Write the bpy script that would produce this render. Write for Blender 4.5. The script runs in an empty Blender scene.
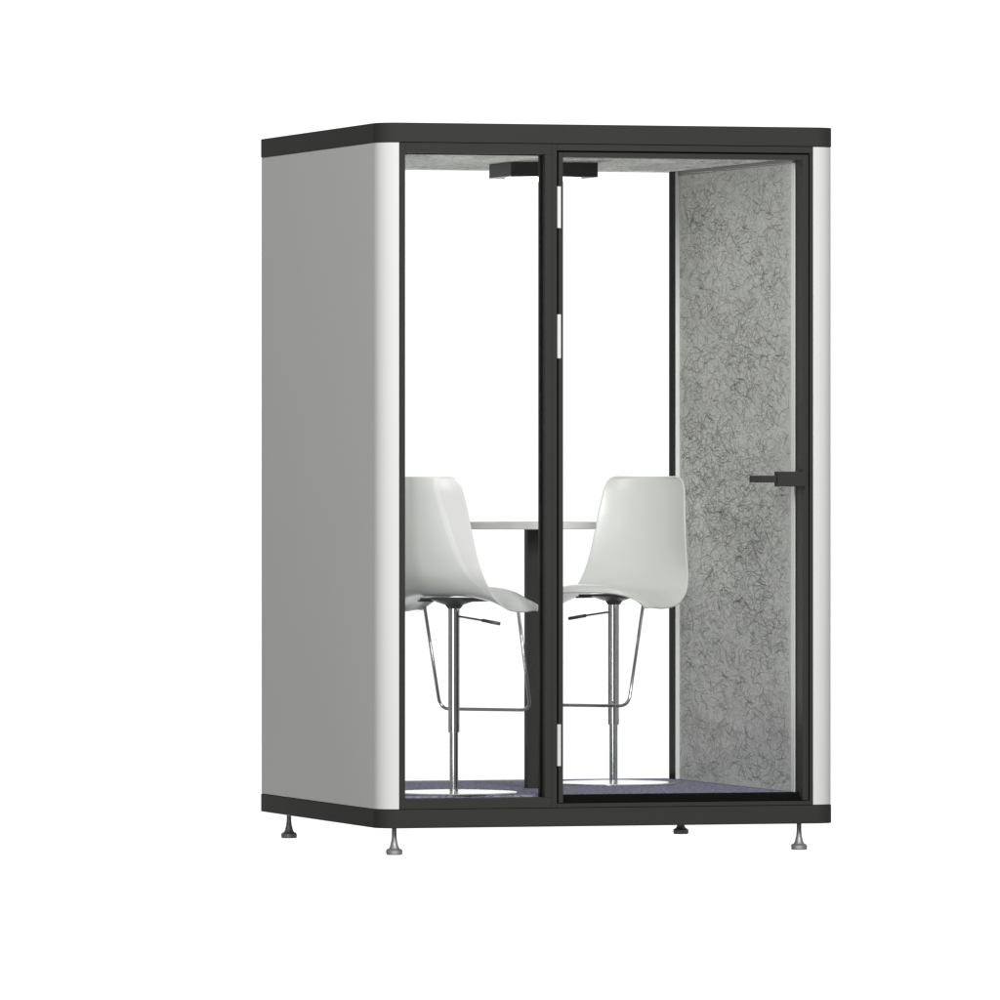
import bpy, bmesh, math, random
from mathutils import Vector, noise

scene = bpy.context.scene
COL = scene.collection
Z0 = 1.192                      # camera height above the ground the feet stand on
PSI = 0.2851443882540452        # yaw of the view against the booth's depth axis
CAM_D, CAM_XO, FPX = 27.15833507, -0.37564723, 8743.35
SN, CS = math.sin(PSI), math.cos(PSI)

# ------------------------------------------------------------------ materials
def new_mat(name):
    m = bpy.data.materials.new(name); m.use_nodes = True
    return m, m.node_tree.nodes, m.node_tree.links, m.node_tree.nodes['Principled BSDF']

def paint(name, col, rough, vary=0.04, bump=0.02, scale=260.0, metal=0.0, spec=0.5, coat=0.0):
    m, N, L, b = new_mat(name)
    tc = N.new('ShaderNodeTexCoord')
    nz = N.new('ShaderNodeTexNoise'); nz.inputs['Scale'].default_value = scale; nz.inputs['Detail'].default_value = 3
    L.new(tc.outputs['Object'], nz.inputs['Vector'])
    n2 = N.new('ShaderNodeTexNoise'); n2.inputs['Scale'].default_value = 3.0; n2.inputs['Detail'].default_value = 4
    L.new(tc.outputs['Object'], n2.inputs['Vector'])
    mx = N.new('ShaderNodeMix'); mx.data_type = 'RGBA'
    mx.inputs['A'].default_value = (*[c * (1 - vary) for c in col], 1)
    mx.inputs['B'].default_value = (*[min(1, c * (1 + vary)) for c in col], 1)
    L.new(n2.outputs['Fac'], mx.inputs['Factor']); L.new(mx.outputs['Result'], b.inputs['Base Color'])
    bp = N.new('ShaderNodeBump'); bp.inputs['Strength'].default_value = bump; bp.inputs['Distance'].default_value = 0.001
    L.new(nz.outputs['Fac'], bp.inputs['Height']); L.new(bp.outputs['Normal'], b.inputs['Normal'])
    rr = N.new('ShaderNodeMapRange'); rr.inputs['To Min'].default_value = max(0.02, rough - 0.04); rr.inputs['To Max'].default_value = rough + 0.04
    L.new(n2.outputs['Fac'], rr.inputs['Value']); L.new(rr.outputs['Result'], b.inputs['Roughness'])
    b.inputs['Metallic'].default_value = metal
    b.inputs['Specular IOR Level'].default_value = spec
    b.inputs['Coat Weight'].default_value = coat; b.inputs['Coat Roughness'].default_value = 0.2
    return m

M = {}
M['panel'] = paint('white_panel_paint', (0.80, 0.80, 0.785), 0.5, 0.012, 0.03, spec=0.15)
M['black'] = paint('black_powder_coat', (0.043, 0.043, 0.040), 0.7, 0.05, 0.06, 600, spec=0.12)
M['seal_and_shade'] = paint('black_seal_and_shade', (0.005, 0.005, 0.005), 0.8, 0.05, 0.0, spec=0.05)  # seals and back jambs; on the door's bottom rail it paints in shade
M['trim'] = paint('pale_aluminium_trim', (0.84, 0.84, 0.82), 0.4, 0.02, 0.01, spec=0.3)
M['strip'] = paint('dark_grey_trim', (0.20, 0.20, 0.19), 0.5, 0.02, 0.01)  # ceiling trim, dark grey in its own colour
M['hinge'] = paint('satin_steel_hinge', (0.86, 0.86, 0.85), 0.42, 0.02, 0.01, metal=0.15)
M['chrome'] = paint('polished_chrome', (0.78, 0.78, 0.79), 0.07, 0.01, 0.0, metal=1.0)
M['rod'] = paint('dull_chrome_rod', (0.6, 0.6, 0.6), 0.2, 0.02, 0.0, metal=1.0)
M['disc'] = paint('brushed_base_plate', (0.92, 0.92, 0.92), 0.2, 0.01, 0.0, metal=0.85)
M['steel'] = paint('galvanised_foot_steel', (0.42, 0.42, 0.41), 0.5, 0.06, 0.15, 300, metal=0.6)
M['mech'] = paint('dark_grey_metal', (0.10, 0.10, 0.10), 0.4, 0.05, 0.05, metal=0.4)
M['plastic'] = paint('white_moulded_plastic', (0.78, 0.785, 0.765), 0.32, 0.008, 0.0, coat=0.5)
M['laminate'] = paint('white_laminate', (0.76, 0.76, 0.75), 0.4, 0.01, 0.01, spec=0.3)
M['lampbody'] = paint('black_lamp_housing', (0.016, 0.016, 0.016), 0.5, 0.05, 0.02)

def felt(name, base, dark, base2):
    m, N, L, b = new_mat(name)
    tc = N.new('ShaderNodeTexCoord')
    def hair(scale, dist, thr, off):
        mp = N.new('ShaderNodeMapping'); mp.inputs['Location'].default_value = off; mp.inputs['Scale'].default_value = (1, 0.45, 1)
        L.new(tc.outputs['Object'], mp.inputs['Vector'])
        n = N.new('ShaderNodeTexNoise'); n.inputs['Scale'].default_value = scale; n.inputs['Detail'].default_value = 2.0
        n.inputs['Roughness'].default_value = 0.45; n.inputs['Distortion'].default_value = dist
        L.new(mp.outputs['Vector'], n.inputs['Vector'])
        s = N.new('ShaderNodeMath'); s.operation = 'SUBTRACT'; s.inputs[1].default_value = 0.5
        a = N.new('ShaderNodeMath'); a.operation = 'ABSOLUTE'
        r = N.new('ShaderNodeMapRange'); r.inputs['From Min'].default_value = 0; r.inputs['From Max'].default_value = thr
        r.inputs['To Min'].default_value = 1; r.inputs['To Max'].default_value = 0
        L.new(n.outputs['Fac'], s.inputs[0]); L.new(s.outputs[0], a.inputs[0]); L.new(a.outputs[0], r.inputs['Value'])
        return r.outputs['Result']
    def mask(scale, lo, hi, off, stretch=(1, 0.35, 1.2)):
        mp = N.new('ShaderNodeMapping'); mp.inputs['Location'].default_value = off; mp.inputs['Scale'].default_value = stretch
        mp.inputs['Rotation'].default_value = (0.35, 0, 0)
        L.new(tc.outputs['Object'], mp.inputs['Vector'])
        n = N.new('ShaderNodeTexNoise'); n.inputs['Scale'].default_value = scale; n.inputs['Detail'].default_value = 5
        n.inputs['Roughness'].default_value = 0.65
        L.new(mp.outputs['Vector'], n.inputs['Vector'])
        r = N.new('ShaderNodeMapRange'); r.inputs['From Min'].default_value = lo; r.inputs['From Max'].default_value = hi
        L.new(n.outputs['Fac'], r.inputs['Value']); return r.outputs['Result']
    def mul(a, c):
        x = N.new('ShaderNodeMath'); x.operation = 'MULTIPLY'; x.use_clamp = True
        L.new(a, x.inputs[0])
        if isinstance(c, float): x.inputs[1].default_value = c
        else: L.new(c, x.inputs[1])
        return x.outputs[0]
    def mx(a, c):
        x = N.new('ShaderNodeMath'); x.operation = 'MAXIMUM'; L.new(a, x.inputs[0]); L.new(c, x.inputs[1]); return x.outputs[0]
    h1 = mul(hair(34, 1.5, 0.05, (0, 0, 0)), mask(5.0, 0.40, 0.64, (3, 1, 2), (1, 0.35, 1.5)))
    h2 = mul(hair(52, 1.1, 0.06, (5, 2, 1)), mask(4.2, 0.38, 0.64, (9, 4, 7), (1, 0.35, 1.6)))
    h3 = mul(mul(hair(85, 0.7, 0.09, (7, 8, 3)), mask(9.0, 0.36, 0.6, (1, 6, 5))), 0.55)
    h4 = mul(mul(hair(16, 2.2, 0.03, (2, 9, 8)), mask(3.0, 0.48, 0.6, (6, 2, 9))), 0.8)
    h = mul(mx(mx(h1, h2), mx(h3, h4)), 0.5)
    ng = N.new('ShaderNodeTexNoise'); ng.inputs['Scale'].default_value = 150; ng.inputs['Detail'].default_value = 3
    L.new(tc.outputs['Object'], ng.inputs['Vector'])
    gr = N.new('ShaderNodeMapRange'); gr.inputs['From Min'].default_value = 0.3; gr.inputs['From Max'].default_value = 0.7
    L.new(ng.outputs['Fac'], gr.inputs['Value'])
    m0 = N.new('ShaderNodeMix'); m0.data_type = 'RGBA'
    m0.inputs['A'].default_value = (*base, 1); m0.inputs['B'].default_value = (*base2, 1)
    cl = mask(6.0, 0.35, 0.65, (4, 4, 4))
    av = N.new('ShaderNodeMath'); av.operation = 'MULTIPLY_ADD'; av.inputs[1].default_value = 0.5
    hf = mul(cl, 0.3)
    L.new(gr.outputs['Result'], av.inputs[0]); L.new(hf, av.inputs[2]); L.new(av.outputs[0], m0.inputs['Factor'])
    m1 = N.new('ShaderNodeMix'); m1.data_type = 'RGBA'
    L.new(m0.outputs['Result'], m1.inputs['A']); m1.inputs['B'].default_value = (*dark, 1)
    L.new(h, m1.inputs['Factor']); L.new(m1.outputs['Result'], b.inputs['Base Color'])
    b.inputs['Roughness'].default_value = 0.95; b.inputs['Specular IOR Level'].default_value = 0.1
    bp = N.new('ShaderNodeBump'); bp.inputs['Strength'].default_value = 0.25; bp.inputs['Distance'].default_value = 0.002
    L.new(ng.outputs['Fac'], bp.inputs['Height']); L.new(bp.outputs['Normal'], b.inputs['Normal'])
    return m
M['felt'] = felt('marled_grey_felt', (0.78, 0.785, 0.75), (0.08, 0.07, 0.07), (0.68, 0.68, 0.655))

def carpet():
    m, N, L, b = new_mat('blue_grey_loop_carpet')
    tc = N.new('ShaderNodeTexCoord')
    n = N.new('ShaderNodeTexNoise'); n.inputs['Scale'].default_value = 110; n.inputs['Detail'].default_value = 4; n.inputs['Roughness'].default_value = 0.7
    mp = N.new('ShaderNodeMapping'); mp.inputs['Scale'].default_value = (1, 0.3, 1); L.new(tc.outputs['Object'], mp.inputs['Vector']); L.new(mp.outputs['Vector'], n.inputs['Vector'])
    r = N.new('ShaderNodeValToRGB')
    r.color_ramp.elements[0].position = 0.32; r.color_ramp.elements[0].color = (0.07, 0.066, 0.105, 1)
    r.color_ramp.elements[1].position = 0.68; r.color_ramp.elements[1].color = (0.46, 0.45, 0.58, 1)
    L.new(n.outputs['Fac'], r.inputs['Fac']); L.new(r.outputs['Color'], b.inputs['Base Color'])
    b.inputs['Roughness'].default_value = 0.97; b.inputs['Specular IOR Level'].default_value = 0.05
    bp = N.new('ShaderNodeBump'); bp.inputs['Strength'].default_value = 0.5; bp.inputs['Distance'].default_value = 0.003
    L.new(n.outputs['Fac'], bp.inputs['Height']); L.new(bp.outputs['Normal'], b.inputs['Normal'])
    return m
M['carpet'] = carpet()

def glass():
    m = bpy.data.materials.new('clear_flat_glass'); m.use_nodes = True
    N, L = m.node_tree.nodes, m.node_tree.links; N.clear()
    out = N.new('ShaderNodeOutputMaterial'); tr = N.new('ShaderNodeBsdfTransparent'); gl = N.new('ShaderNodeBsdfGlossy')
    tr.inputs['Color'].default_value = (0.985, 0.99, 0.987, 1); gl.inputs['Roughness'].default_value = 0.01
    fr = N.new('ShaderNodeFresnel'); fr.inputs['IOR'].default_value = 1.35
    mx = N.new('ShaderNodeMixShader')
    L.new(fr.outputs[0], mx.inputs[0]); L.new(tr.outputs[0], mx.inputs[1]); L.new(gl.outputs[0], mx.inputs[2]); L.new(mx.outputs[0], out.inputs[0])
    return m
M['glass'] = glass()

def lit():
    m, N, L, b = new_mat('lit_opal_diffuser')
    b.inputs['Base Color'].default_value = (0.85, 0.85, 0.84, 1)
    b.inputs['Emission Color'].default_value = (1, 0.99, 0.97, 1); b.inputs['Emission Strength'].default_value = 6.0
    return m
M['lit'] = lit()

# ------------------------------------------------------------------ helpers
def link(name, me, mat, parent=None, bevel=0.0, smooth=False, seg=2):
    for p in me.polygons: p.use_smooth = smooth
    o = bpy.data.objects.new(name, me); COL.objects.link(o)
    if mat: me.materials.append(mat)
    if parent: o.parent = parent
    if bevel:
        b = o.modifiers.new('bevel', 'BEVEL'); b.width = bevel; b.segments = seg; b.limit_method = 'ANGLE'; b.angle_limit = math.radians(40)
        b.harden_normals = True
        for p in me.polygons: p.use_smooth = True
    return o

def mesh(bm, name):
    bmesh.ops.recalc_face_normals(bm, faces=bm.faces)
    me = bpy.data.meshes.new(name); bm.to_mesh(me); bm.free(); return me

def add_box(bm, x0, x1, y0, y1, z0, z1):
    v = [bm.verts.new((x, y, z)) for x in (x0, x1) for y in (y0, y1) for z in (z0, z1)]
    for f in ((0, 1, 3, 2), (4, 6, 7, 5), (0, 4, 5, 1), (2, 3, 7, 6), (0, 2, 6, 4), (1, 5, 7, 3)):
        bm.faces.new([v[i] for i in f])

def boxes(name, lst, mat, parent, bevel=0.0012):
    bm = bmesh.new()
    for b in lst: add_box(bm, *b)
    return link(name, mesh(bm, name), mat, parent, bevel)

def prism(name, pts, z0, z1, mat, parent, bevel=0.0015):
    bm = bmesh.new()
    a = [bm.verts.new((x, y, z0)) for x, y in pts]; c = [bm.verts.new((x, y, z1)) for x, y in pts]
    bm.faces.new(a[::-1]); bm.faces.new(c)
    n = len(pts)
    for i in range(n): bm.faces.new((a[i], a[(i + 1) % n], c[(i + 1) % n], c[i]))
    return link(name, mesh(bm, name), mat, parent, bevel)

def arc(cx, cy, r, a0, a1, n=20):
    return [(cx + r * math.cos(math.radians(a0 + (a1 - a0) * i / n)), cy + r * math.sin(math.radians(a0 + (a1 - a0) * i / n))) for i in range(n + 1)]

def roundrect(x0, y0, x1, y1, r, n=20):
    return arc(x0 + r, y0 + r, r, 180, 270, n) + arc(x1 - r, y0 + r, r, 270, 360, n) + arc(x1 - r, y1 - r, r, 0, 90, n) + arc(x0 + r, y1 - r, r, 90, 180, n)

def add_lathe(bm, prof, seg=40, cx=0, cy=0):
    rings = []
    for r, z in prof:
        if r < 1e-6: rings.append([bm.verts.new((cx, cy, z))])
        else: rings.append([bm.verts.new((cx + r * math.cos(2 * math.pi * i / seg), cy + r * math.sin(2 * math.pi * i / seg), z)) for i in range(seg)])
    for a, b in zip(rings, rings[1:]):
        for i in range(seg):
            j = (i + 1) % seg
            if len(a) == 1 and len(b) == 1: continue
            if len(a) == 1: bm.faces.new((a[0], b[j], b[i]))
            elif len(b) == 1: bm.faces.new((a[i], a[j], b[0]))
            else: bm.faces.new((a[i], a[j], b[j], b[i]))

def lathe(name, prof, mat, parent, seg=48, loc=(0, 0, 0)):
    bm = bmesh.new(); add_lathe(bm, prof, seg)
    o = link(name, mesh(bm, name), mat, parent, 0, True); o.location = loc
    m = o.modifiers.new('split', 'EDGE_SPLIT'); m.split_angle = math.radians(35)
    return o

def add_tube(bm, pts, rad, seg=12):
    pts = [Vector(p) for p in pts]; rings = []
    up = Vector((0.0123, 0.0311, 1)).normalized()
    prev = None
    for i, p in enumerate(pts):
        t = (pts[min(i + 1, len(pts) - 1)] - pts[max(i - 1, 0)]).normalized()
        if prev is None:
            ref = up if abs(t.dot(up)) < 0.9 else Vector((1, 0, 0))
            a = t.cross(ref).normalized()
        else: a = (prev - t * prev.dot(t)).normalized()
        prev = a; b = t.cross(a)
        r = rad[i] if isinstance(rad, (list, tuple)) else rad
        rings.append([bm.verts.new(p + (a * math.cos(2 * math.pi * k / seg) + b * math.sin(2 * math.pi * k / seg)) * r) for k in range(seg)])
    for A, B in zip(rings, rings[1:]):
        for k in range(seg): bm.faces.new((A[k], A[(k + 1) % seg], B[(k + 1) % seg], B[k]))
    bm.faces.new(rings[0][::-1]); bm.faces.new(rings[-1])

def tube(name, pts, rad, mat, parent, seg=14):
    bm = bmesh.new(); add_tube(bm, pts, rad, seg)
    return link(name, mesh(bm, name), mat, parent, 0, True)

def fillet(pts, r, n=8):
    out = [Vector(pts[0])]
    for a, b, c in zip(pts, pts[1:], pts[2:]):
        a, b, c = Vector(a), Vector(b), Vector(c)
        p = b + (a - b).normalized() * r; q = b + (c - b).normalized() * r
        for i in range(n + 1):
            t = i / n; out.append(p * (1 - t) ** 2 + b * 2 * t * (1 - t) + q * t * t)
    out.append(Vector(pts[-1])); return out

def empty(name, label, cat, loc=(0, 0, 0), rz=0, group=None):
    o = bpy.data.objects.new(name, None); COL.objects.link(o)
    o.location = loc; o.rotation_euler = (0, 0, rz); o.empty_display_size = 0.1
    o['label'] = label; o['category'] = cat
    if group: o['group'] = group
    return o

def lining(name, box, plane, count, seed, parent, bevel=0.001):
    # a felt board with fine dark fibres laid into its face
    bm = bmesh.new(); add_box(bm, *box); nb = len(bm.faces)
    rnd = random.Random(seed); x0, x1, y0, y1, z0, z1 = box; e = 0.00035
    def pos(a, b):
        if plane == 'x0': return Vector((x0 - e, a, b))
        if plane == 'x1': return Vector((x1 + e, a, b))
        return Vector((b, a, z0 - e))
    lo, hi = (z0, z1) if plane != 'z0' else (x0, x1)
    n = 0; tries = 0
    while n < count and tries < count * 30:
        tries += 1
        a = rnd.uniform(y0 + 0.004, y1 - 0.004); b = rnd.uniform(lo + 0.004, hi - 0.004)
        d = noise.noise(Vector((a * 0.9 + seed, b * 6.0 - a * 1.6, seed * 1.7))) + 0.8 * noise.noise(Vector((a * 3.5, b * 13 - a * 2.5, 3 + seed)))
        if rnd.random() > min(1, max(0.2, 0.55 + d * 0.5)): continue
        th = rnd.gauss(0.3, 0.75); k = rnd.gauss(0, 20); L = rnd.uniform(0.015, 0.07); st = 6
        w = rnd.choice((0.0004, 0.0005, 0.0007, 0.0010)); pa, pb = a, b; pts = []
        for i in range(st + 1):
            pts.append((pa, pb)); th += k * L / st + rnd.gauss(0, 0.28)
            pa += math.cos(th) * L / st * 1.9; pb += math.sin(th) * L / st
        if any(not (y0 + 0.003 < p < y1 - 0.003 and lo + 0.003 < q < hi - 0.003) for p, q in pts): continue
        prev = None
        for i, (p, q) in enumerate(pts):
            p2, q2 = pts[min(i + 1, st)]; p1, q1 = pts[max(i - 1, 0)]
            dx, dy = p2 - p1, q2 - q1; l = math.hypot(dx, dy) or 1; ww = w * (0.4 + 0.6 * math.sin(math.pi * (i + 0.5) / (st + 1)))
            ox, oy = -dy / l * ww * 1.5, dx / l * ww
            c = (bm.verts.new(pos(p + ox, q + oy)), bm.verts.new(pos(p - ox, q - oy)))
            if prev: bm.faces.new((prev[0], prev[1], c[1], c[0])).material_index = 1
            prev = c
        n += 1
    me = bpy.data.meshes.new(name); bm.to_mesh(me); bm.free()
    o = link(name, me, M['felt'], parent, 0); me.materials.append(M['fibre'])
    return o

M['fibre'] = paint('dark_wool_fibre', (0.30, 0.30, 0.29), 0.9, 0.3, 0.0, spec=0.1)

# ------------------------------------------------------------------ the booth
W, DP, R = 1.5, 1.5, 0.071
zb0, zb1, zr0, zr1 = Z0 - 1.1066, Z0 - 1.0486, Z0 + 1.0277, Z0 + 1.0881
zfl, zce = Z0 - 1.010, Z0 + 0.992
pod = empty('office_booth', 'tall freestanding office booth, white panels with rounded corners, black roof and base, framed glass door', 'office booth')

prism('roof', roundrect(0, 0, W, DP, R), zr0, zr1, M['black'], pod, 0.002)
prism('base', roundrect(0, 0, W, DP, R), zb0, zb1, M['black'], pod, 0.002)

XF0, XF1 = 0.066, 1.4195       # front frame outer edges
XI0, XI1 = 0.0835, 1.389        # inner faces of the side panels
z1, z2 = zb1 + 0.0015, zr0 - 0.0015
e = 0.0012
lp = arc(R + e, R + e, R, 270, 180) + arc(R + e, DP - R - e, R, 180, 90)
lp = [(XF0 - 0.0008, e)] + [p for p in lp if p[0] < XF0 - 0.001] + [(XF0 - 0.0008, DP - e), (XF0 - 0.0008, 1.40), (XI0, 1.40), (XI0, 0.0775), (XF0 - 0.0008, 0.0775)]
s = prism('side_panel', lp, z1, z2, M['panel'], pod, 0.0008); s['label'] = 'plain outer side panel, in grey shade'
rp = arc(W - R - e, R + e, R, 270, 360) + arc(W - R - e, DP - R - e, R, 0, 90)
rp = [(XF1 + 0.0008, e)] + [p for p in rp if p[0] > XF1 + 0.001] + [(XF1 + 0.0008, DP - e), (XF1 + 0.0008, 1.40), (XI1, 1.40), (XI1, 0.0775), (XF1 + 0.0008, 0.0775)]
s = prism('side_panel', rp, z1, z2, M['panel'], pod, 0.0008); s['label'] = 'side panel seen edge on beside the door'

# linings
FW = 0.075
lining('ceiling_lining', (XI0 + 0.005, XI1 - 0.0055, FW + 0.002, 1.40, zce, zr0 - 0.001), 'z0', 5000, 3, pod)
lining('wall_lining', (XI1 - 0.005, XI1 - 0.0005, 0.116, 1.284, zfl + 0.001, zce - 0.014), 'x0', 4600, 11, pod)
lining('wall_lining', (XI0 + 0.0005, XI0 + 0.0045, 0.116, 1.284, zfl + 0.001, zce - 0.014), 'x1', 3000, 7, pod)
for x0, x1 in ((XI1 - 0.0055, XI1 - 0.0004), (XI0 + 0.0004, XI0 + 0.0052)):
    boxes('edge_trim', [(x0, x1, 0.079, 0.1145, zfl + 0.001, zce - 0.0145)], M['trim'], pod, 0.0006)
xs = XI1 - 0.0055
boxes('edge_trim', [(XI1 - 0.018, XI1 - 0.0004, 1.2855, 1.289, zfl + 0.001, zce - 0.0005)], M['trim'], pod, 0.0006)
boxes('edge_trim', [(XI0 + 0.0004, XI0 + 0.018, 1.2855, 1.289, zfl + 0.001, zce - 0.0005)], M['trim'], pod, 0.0006)
boxes('ceiling_trim', [(XI1 - 0.010, XI1 - 0.0004, 0.079, 1.2845, zce - 0.0125, zce - 0.0005)], M['strip'], pod, 0.0006)
boxes('ceiling_trim', [(XI0 + 0.0004, XI0 + 0.010, 0.079, 1.2845, zce - 0.0125, zce - 0.0005)], M['strip'], pod, 0.0006)
boxes('carpet', [(XI0 + 0.0005, XI1 - 0.0005, FW + 0.001, 1.37, zb1 + 0.001, zfl)], M['carpet'], pod, 0.003)

# front frame: jambs, rails, mullion as one welded frame
XM0, XM1 = 0.538, 0.577
fz1 = zr0 - 0.0015; tz = Z0 + 0.9935; bz = Z0 - 1.0150; fz0 = zb1 + 0.0015
ff = [(XF0, 0.0845, 0, FW, fz0, fz1),                 # left jamb
      (XM0, 0.5605, 0, FW, bz, tz),                   # mullion, fixed half
      (0.5612, XM1, 0.0012, FW, fz0, fz1),            # mullion, hinge half
      (0.0847, 0.5604, 0, FW, tz + 0.0002, fz1), (0.0847, 0.5604, 0, FW, fz0, bz - 0.0002),
      (XM1 + 0.0003, XF1, 0, FW, Z0 + 1.0065, fz1), (XM1 + 0.0003, XF1, 0, FW, fz0, Z0 - 1.0345),
      (1.4088, XF1, 0, FW, Z0 - 1.0343, Z0 + 1.0063)]
frame = boxes('front_frame', ff, M['black'], pod, 0.0008)
# dark rubber in the gap round the door leaf
g = 0.0005
boxes('door_seal', [(XM1 + g, 0.5825, 0.012, 0.06, Z0 - 1.034, Z0 + 1.006), (1.4048, 1.4086, 0.012, 0.06, Z0 - 1.034, Z0 + 1.006),
                    (0.583, 1.4045, 0.012, 0.06, Z0 + 1.0012, Z0 + 1.006)], M['seal_and_shade'], pod, 0)
fw = boxes('fixed_pane', [(0.0815, XM0 + 0.003, 0.034, 0.042, bz - 0.003, tz + 0.003)], M['glass'], pod, 0)
boxes('pane_seal', [(0.0849, 0.0875, 0.028, 0.048, bz + 0.0005, tz - 0.0005), (0.535, XM0 - 0.0004, 0.028, 0.048, bz + 0.0005, tz - 0.0005),
                    (0.0877, 0.5348, 0.028, 0.048, tz - 0.003, tz - 0.0005)], M['seal_and_shade'], pod, 0)

# the door leaf
DX0, DX1 = 0.583, 1.4045
dz0, dz1 = Z0 - 1.0325, Z0 + 1.0008
bm = bmesh.new()
add_box(bm, DX0, 0.5975, 0.001, FW, dz0, dz1); add_box(bm, 1.3855, DX1, 0.001, FW, dz0, dz1)
add_box(bm, 0.5977, 1.3853, 0.001, FW, Z0 + 0.9855, dz1)
door = link('door', mesh(bm, 'door'), M['black'], pod, 0.0008)
# bottom rail: its face leans back into the frame; its shade is painted in as near-black
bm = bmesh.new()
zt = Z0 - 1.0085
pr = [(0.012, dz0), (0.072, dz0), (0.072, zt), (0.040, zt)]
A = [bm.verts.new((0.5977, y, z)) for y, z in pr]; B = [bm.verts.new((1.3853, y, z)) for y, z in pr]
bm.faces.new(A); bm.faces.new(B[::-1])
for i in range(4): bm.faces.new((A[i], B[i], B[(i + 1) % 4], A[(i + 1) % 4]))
link('bottom_rail', mesh(bm, 'bottom_rail'), M['seal_and_shade'], door)
boxes('door_pane', [(0.5945, 1.3885, 0.034, 0.042, zt - 0.003, Z0 + 0.9885)], M['glass'], door, 0)
for za, zb in ((0.894, 0.764), (0.494, 0.357), (-0.787, -0.917)):
    bm = bmesh.new(); za += Z0; zb += Z0
    add_box(bm, 0.5772, 0.5885, -0.0035, 0.0008, zb, za)
    add_tube(bm, [(0.580, -0.0045, zb), (0.580, -0.0045, za)], 0.0032, 12)
    link('hinge', mesh(bm, 'hinge'), M['hinge'], door)
hz = Z0 - 0.0205
bm = bmesh.new()
add_box(bm, 1.291, 1.386, -0.034, 0.000, hz - 0.0235, hz + 0.0235)
add_box(bm, 1.315, 1.3853, 0.0425, 0.055, hz - 0.0235, hz + 0.0235)
add_box(bm, 1.31, 1.3853, 0.0005, 0.0335, hz - 0.0235, hz + 0.0235)
link('lock_case', mesh(bm, 'lock_case'), M['black'], door, 0.002)
bm = bmesh.new()
add_box(bm, 1.236, 1.2905, -0.030, -0.018, hz - 0.011, hz + 0.011)
link('handle', mesh(bm, 'handle'), M['black'], door, 0.0025); bm = bmesh.new()
add_box(bm, 1.355, 1.377, 0.0552, 0.080, hz - 0.010, hz + 0.010); add_box(bm, 1.238, 1.377, 0.0805, 0.092, hz - 0.011, hz + 0.011)
link('handle', mesh(bm, 'handle'), M['black'], door, 0.0025)

# back window
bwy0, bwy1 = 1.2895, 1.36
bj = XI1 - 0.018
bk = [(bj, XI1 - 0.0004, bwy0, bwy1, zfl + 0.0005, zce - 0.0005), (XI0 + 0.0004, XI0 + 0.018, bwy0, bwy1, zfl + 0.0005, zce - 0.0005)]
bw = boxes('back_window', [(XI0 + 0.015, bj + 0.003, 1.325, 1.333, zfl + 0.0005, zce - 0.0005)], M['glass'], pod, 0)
for b in bk: boxes('jamb', [b], M['seal_and_shade'], bw, 0.0006)
boxes('back_sill', [(XI0 + 0.0005, XI1 - 0.0005, 1.371, 1.44, zb1 + 0.001, zfl - 0.001)], M['black'], pod, 0.001)
boxes('back_header', [(XF0 + 0.001, XF1 - 0.001, 1.402, 1.45, zce + 0.001, zr0 - 0.001)], M['black'], pod, 0.001)

# ceiling light
cl = boxes('ceiling_light', [(0.604, 0.894, 0.60, 0.85, Z0 + 0.9455, zce - 0.0006)], M['lampbody'], pod, 0.0015)
prof = [(0.0, -0.0115)] + [(0.122 * math.sin(math.radians(a)), -0.0115 * math.cos(math.radians(a))) for a in range(10, 91, 10)]
d = lathe('diffuser', prof, M['lit'], cl, 64, (0.749, 0.725, Z0 + 0.9453))

# levelling feet
fp = [(0.0, 0.0), (0.024, 0.0), (0.0262, 0.003), (0.0262, 0.013), (0.023, 0.0175), (0.0165, 0.020), (0.0150, 0.0235), (0.0125, 0.029), (0.0118, 0.034),
      (0.0092, 0.044), (0.0078, 0.058), (0.0076, zb0 + 0.004)]
for x, y in ((0.074, 0.090), (1.402, 0.088), (0.082, 1.391), (1.404, 1.335)):
    lathe('levelling_foot', fp, M['steel'], pod, 40, (x, y, 0))

# ------------------------------------------------------------------ bar stool
def herm(keys, s):
    n = len(keys)
    for i in range(n - 1):
        if s <= keys[i + 1][0] + 1e-9: break
    k0, k1 = keys[i], keys[i + 1]; h = k1[0] - k0[0]; t = (s - k0[0]) / h
    km, kp = keys[max(i - 1, 0)], keys[min(i + 2, n - 1)]
    out = []
    for c in range(1, len(k0)):
        m0 = (k1[c] - km[c]) / max(1e-9, (k1[0] - km[0])); m1 = (kp[c] - k0[c]) / max(1e-9, (kp[0] - k0[0]))
        a = (2 * t**3 - 3 * t * t + 1) * k0[c] + (t**3 - 2 * t * t + t) * h * m0 + (-2 * t**3 + 3 * t * t) * k1[c] + (t**3 - t * t) * h * m1
        out.append(a)
    return out

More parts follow.
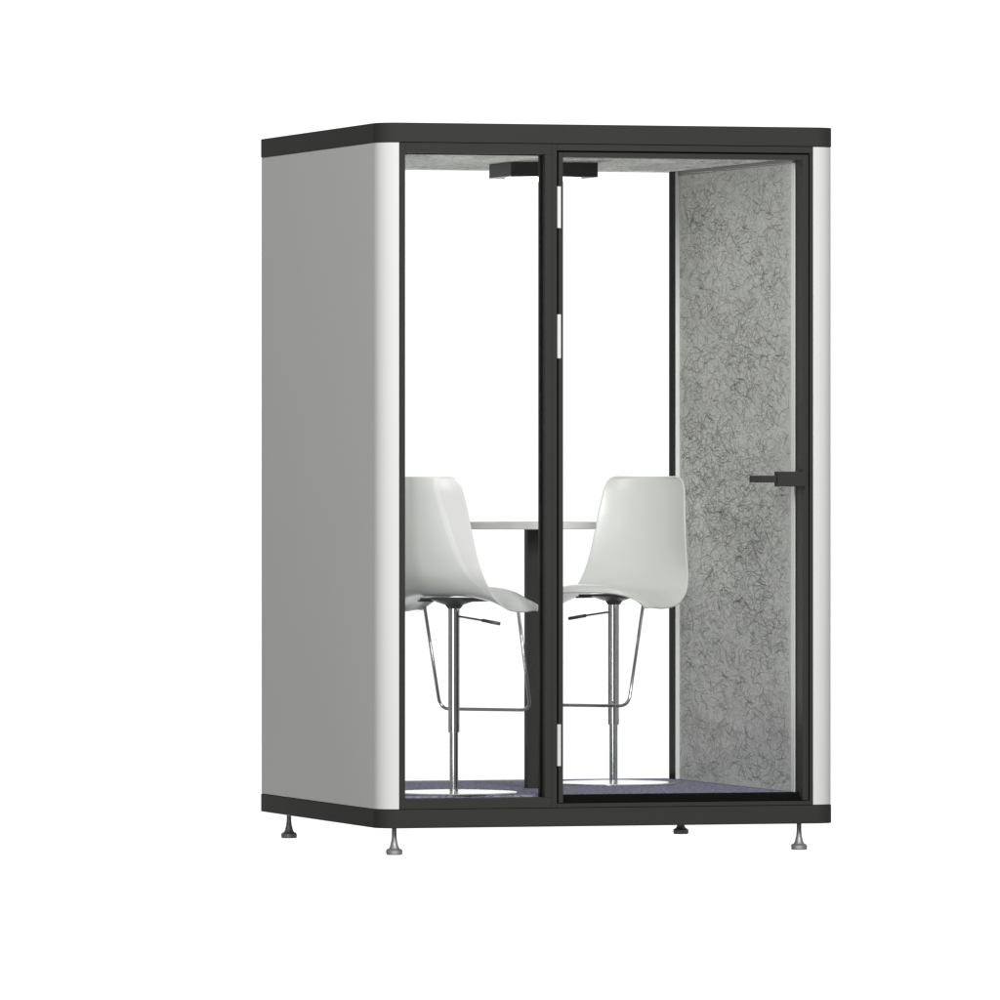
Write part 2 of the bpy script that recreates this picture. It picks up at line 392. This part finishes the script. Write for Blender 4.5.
SH = [  # s, v, z (camera height = 0), half width, edge dv, edge dz
    (0.00, -0.257, -0.013, 0.110, 0.032, 0.0),
    (0.012, -0.257, -0.0185, 0.128, 0.036, 0.0),
    (0.03, -0.256, -0.028, 0.1390, 0.039, 0.0),
    (0.06, -0.255, -0.043, 0.1460, 0.041, 0.0),
    (0.10, -0.253, -0.062, 0.1505, 0.043, 0.0),
    (0.25, -0.243, -0.130, 0.160, 0.049, 0.0),
    (0.42, -0.229, -0.210, 0.170, 0.049, 0.0),
    (0.55, -0.211, -0.275, 0.180, 0.043, 0.0),
    (0.64, -0.182, -0.330, 0.194, 0.030, -0.004),
    (0.71, -0.128, -0.372, 0.207, 0.016, -0.018),
    (0.79, -0.050, -0.385, 0.213, 0.010, -0.042),
    (0.88, 0.060, -0.374, 0.214, 0.000, -0.064),
    (0.95, 0.145, -0.363, 0.212, -0.004, -0.071),
    (0.985, 0.184, -0.370, 0.207, -0.010, -0.064),
    (1.00, 0.198, -0.387, 0.203, -0.014, -0.032)]

def shell_mesh():
    NS, NU = 110, 44
    bm = bmesh.new(); G = []
    for i in range(NS + 1):
        s = i / NS
        if s < 0.12: s = 0.12 * (s / 0.12) ** 1.6
        v, z, w, dv, dz = herm(SH, s); row = []
        for j in range(NU + 1):
            a = -1 + 2 * j / NU; a = math.copysign(abs(a) ** 0.9, a)
            q = abs(a) ** 2.0
            k = min(1, max(0, (s - 0.68) / 0.15))
            qz = abs(a) ** (2.3 + 0.9 * k) if s > 0.3 else abs(a) ** 9
            row.append(bm.verts.new((-a * w, v + dv * q, Z0 + z + dz * qz)))
        G.append(row)
    for i in range(NS):
        for j in range(NU): bm.faces.new((G[i][j], G[i][j + 1], G[i + 1][j + 1], G[i + 1][j]))
    me = mesh(bm, 'shell'); return me

F0 = zfl
def make_stool(loc, rz, label):
    t = empty('bar_stool', label, 'bar stool', loc, rz, 'white bar stools in the booth')
    dz = -F0
    def put(o): o.location.z += dz; return o
    sh = put(link('shell', shell_mesh(), M['plastic'], t, 0, True))
    so = sh.modifiers.new('thick', 'SOLIDIFY'); so.thickness = 0.0055; so.offset = 0.0
    bv = sh.modifiers.new('bv', 'BEVEL'); bv.width = 0.0018; bv.segments = 3; bv.limit_method = 'ANGLE'; bv.angle_limit = math.radians(50)
    # column
    zj = Z0 - 0.817; zt_ = Z0 - 0.425
    put(lathe('column', [(0.0, F0 + 0.008), (0.0136, F0 + 0.008), (0.0136, zj + 0.004)], M['chrome'], t, 40))
    put(lathe('column_sleeve', [(0.0138, zj), (0.0172, zj), (0.018, zj + 0.001), (0.018, zt_ - 0.001), (0.0, zt_)], M['chrome'], t, 40))
    put(lathe('base_plate', [(0.0, F0 + 0.0005), (0.198, F0 + 0.0005), (0.201, F0 + 0.003), (0.198, F0 + 0.006), (0.12, F0 + 0.0095), (0.03, F0 + 0.012), (0.0, F0 + 0.013)], M['disc'], t, 96))
    # mechanism under the seat
    bm = bmesh.new()
    zp = Z0 - 0.394
    add_box(bm, -0.075, 0.075, -0.085, 0.10, zp - 0.006, zp)
    add_box(bm, -0.08, -0.066, -0.09, 0.11, zp - 0.012, zp - 0.0062); add_box(bm, 0.066, 0.08, -0.09, 0.11, zp - 0.012, zp - 0.0062)
    add_lathe(bm, [(0.075, zp - 0.0065), (0.060, zp - 0.012), (0.030, zp - 0.022), (0.021, zp - 0.034), (0.0, zp - 0.034)], 32)
    put(link('seat_mount', mesh(bm, 'seat_mount'), M['mech'], t))
    pts = [(0.015, 0.0, Z0 - 0.452), (0.09, 0.006, Z0 - 0.463), (0.155, 0.012, Z0 - 0.474)]
    bm = bmesh.new(); add_tube(bm, pts, 0.0032, 10)
    add_tube(bm, [(0.098, 0.0067, Z0 - 0.4643), (0.158, 0.0123, Z0 - 0.4745)], 0.0055, 12)
    put(link('lever', mesh(bm, 'lever'), M['mech'], t, 0, True))
    fr = fillet([(-0.168, 0.112, Z0 - 0.425), (-0.163, 0.205, Z0 - 0.750), (0.163, 0.205, Z0 - 0.750), (0.168, 0.112, Z0 - 0.425)], 0.035)
    put(tube('footrest', fr, 0.0052, M['rod'], t))
    return t

head = math.radians(45.0)      # heading of the near stool, from +Y towards +X
make_stool((0.318, 0.265, F0), -head, 'white shell bar stool nearer the front glass, seen from behind its backrest')
# the far stool: same meshes, turned round to face the first
def copy_stool(src, loc, rz, label):
    r = src.copy(); COL.objects.link(r); r.location = loc; r.rotation_euler = (0, 0, rz); r['label'] = label
    for ch in list(src.children):
        c = ch.copy(); COL.objects.link(c); c.parent = r
    return r
copy_stool(bpy.data.objects['bar_stool'], (1.046, 0.926, F0), math.pi - head, 'white shell bar stool by the felt wall, its glossy seat and backrest facing the door')

# ------------------------------------------------------------------ table
tb = empty('pedestal_table', 'small white round table on a black square column between the two stools', 'table', (0.715, 0.655, F0))
tz0, tz1 = Z0 - 0.181 - F0, Z0 - 0.1575 - F0
o = lathe('tabletop', [(0.0, tz0), (0.211, tz0), (0.2135, tz0 + 0.002), (0.2135, tz1 - 0.002), (0.211, tz1), (0.0, tz1)], M['laminate'], tb, 96)
o.location = (-0.033, 0.0, 0)
boxes('pedestal', [(-0.045, 0.045, -0.020, 0.020, 0.0008, tz0 - 0.0005)], M['black'], tb, 0.0012)

# ------------------------------------------------------------------ light
w = bpy.data.worlds.new('World'); scene.world = w; w.use_nodes = True
N, L = w.node_tree.nodes, w.node_tree.links
bg = N['Background']; tc = N.new('ShaderNodeTexCoord')
dp = N.new('ShaderNodeVectorMath'); dp.operation = 'DOT_PRODUCT'; dp.inputs[1].default_value = (SN, CS, 0)
L.new(tc.outputs['Generated'], dp.inputs[0])
mr = N.new('ShaderNodeMapRange'); mr.interpolation_type = 'SMOOTHSTEP'
mr.inputs['From Min'].default_value = 0.60; mr.inputs['From Max'].default_value = 0.85
L.new(dp.outputs['Value'], mr.inputs['Value'])
cr = N.new('ShaderNodeMix'); cr.data_type = 'RGBA'
cr.inputs['A'].default_value = (0.14, 0.14, 0.14, 1); cr.inputs['B'].default_value = (1.25, 1.25, 1.25, 1)
L.new(mr.outputs['Result'], cr.inputs['Factor']); L.new(cr.outputs['Result'], bg.inputs['Color']); bg.inputs['Strength'].default_value = 1.0

def area(name, loc, target, sx, sy, power, col=(1, 1, 1)):
    l = bpy.data.lights.new(name, 'AREA'); l.shape = 'RECTANGLE'; l.size = sx; l.size_y = sy; l.energy = power; l.color = col
    o = bpy.data.objects.new(name, l); COL.objects.link(o); o.location = loc
    o.rotation_euler = (Vector(target) - Vector(loc)).to_track_quat('-Z', 'Y').to_euler()
    return o
area('key_softbox', (0.3, -8.5, 4.2), (0.75, 0.5, 1.1), 3.2, 2.6, 650)
area('strip_softbox', (-3.3, -5.5, 1.4), (0.75, 0.5, 1.3), 1.4, 2.8, 78)
area('added_rear_fill', (0.9, 14.0, -2.0), (0.9, 0.7, 1.2), 2.0, 1.1, 1350)  # added unseen light below ground level, brightens the ceiling and felt wall
area('fill_softbox', (-4.5, 0.5, 5.2), (0.0, 0.75, 1.9), 1.6, 1.6, 30)

# ------------------------------------------------------------------ camera
cam = bpy.data.cameras.new('camera'); co = bpy.data.objects.new('camera', cam); COL.objects.link(co)
co.location = (-CAM_XO * CS - CAM_D * SN, CAM_XO * SN - CAM_D * CS, Z0)
co.rotation_euler = (math.pi / 2, 0, -PSI)
cam.sensor_width = 36; cam.lens = FPX / 1000 * 36; cam.shift_y = -(500 - 472.526) / 1000
cam.clip_start = 1; cam.clip_end = 200
scene.camera = co
scene.view_settings.view_transform = 'Standard'; scene.view_settings.look = 'None'
scene.view_settings.exposure = 0; scene.view_settings.gamma = 1; scene.view_settings.use_curve_mapping = False
scene.render.resolution_x = 1024; scene.render.resolution_y = 1024
scene.cycles.max_bounces = 12; scene.cycles.transparent_max_bounces = 16
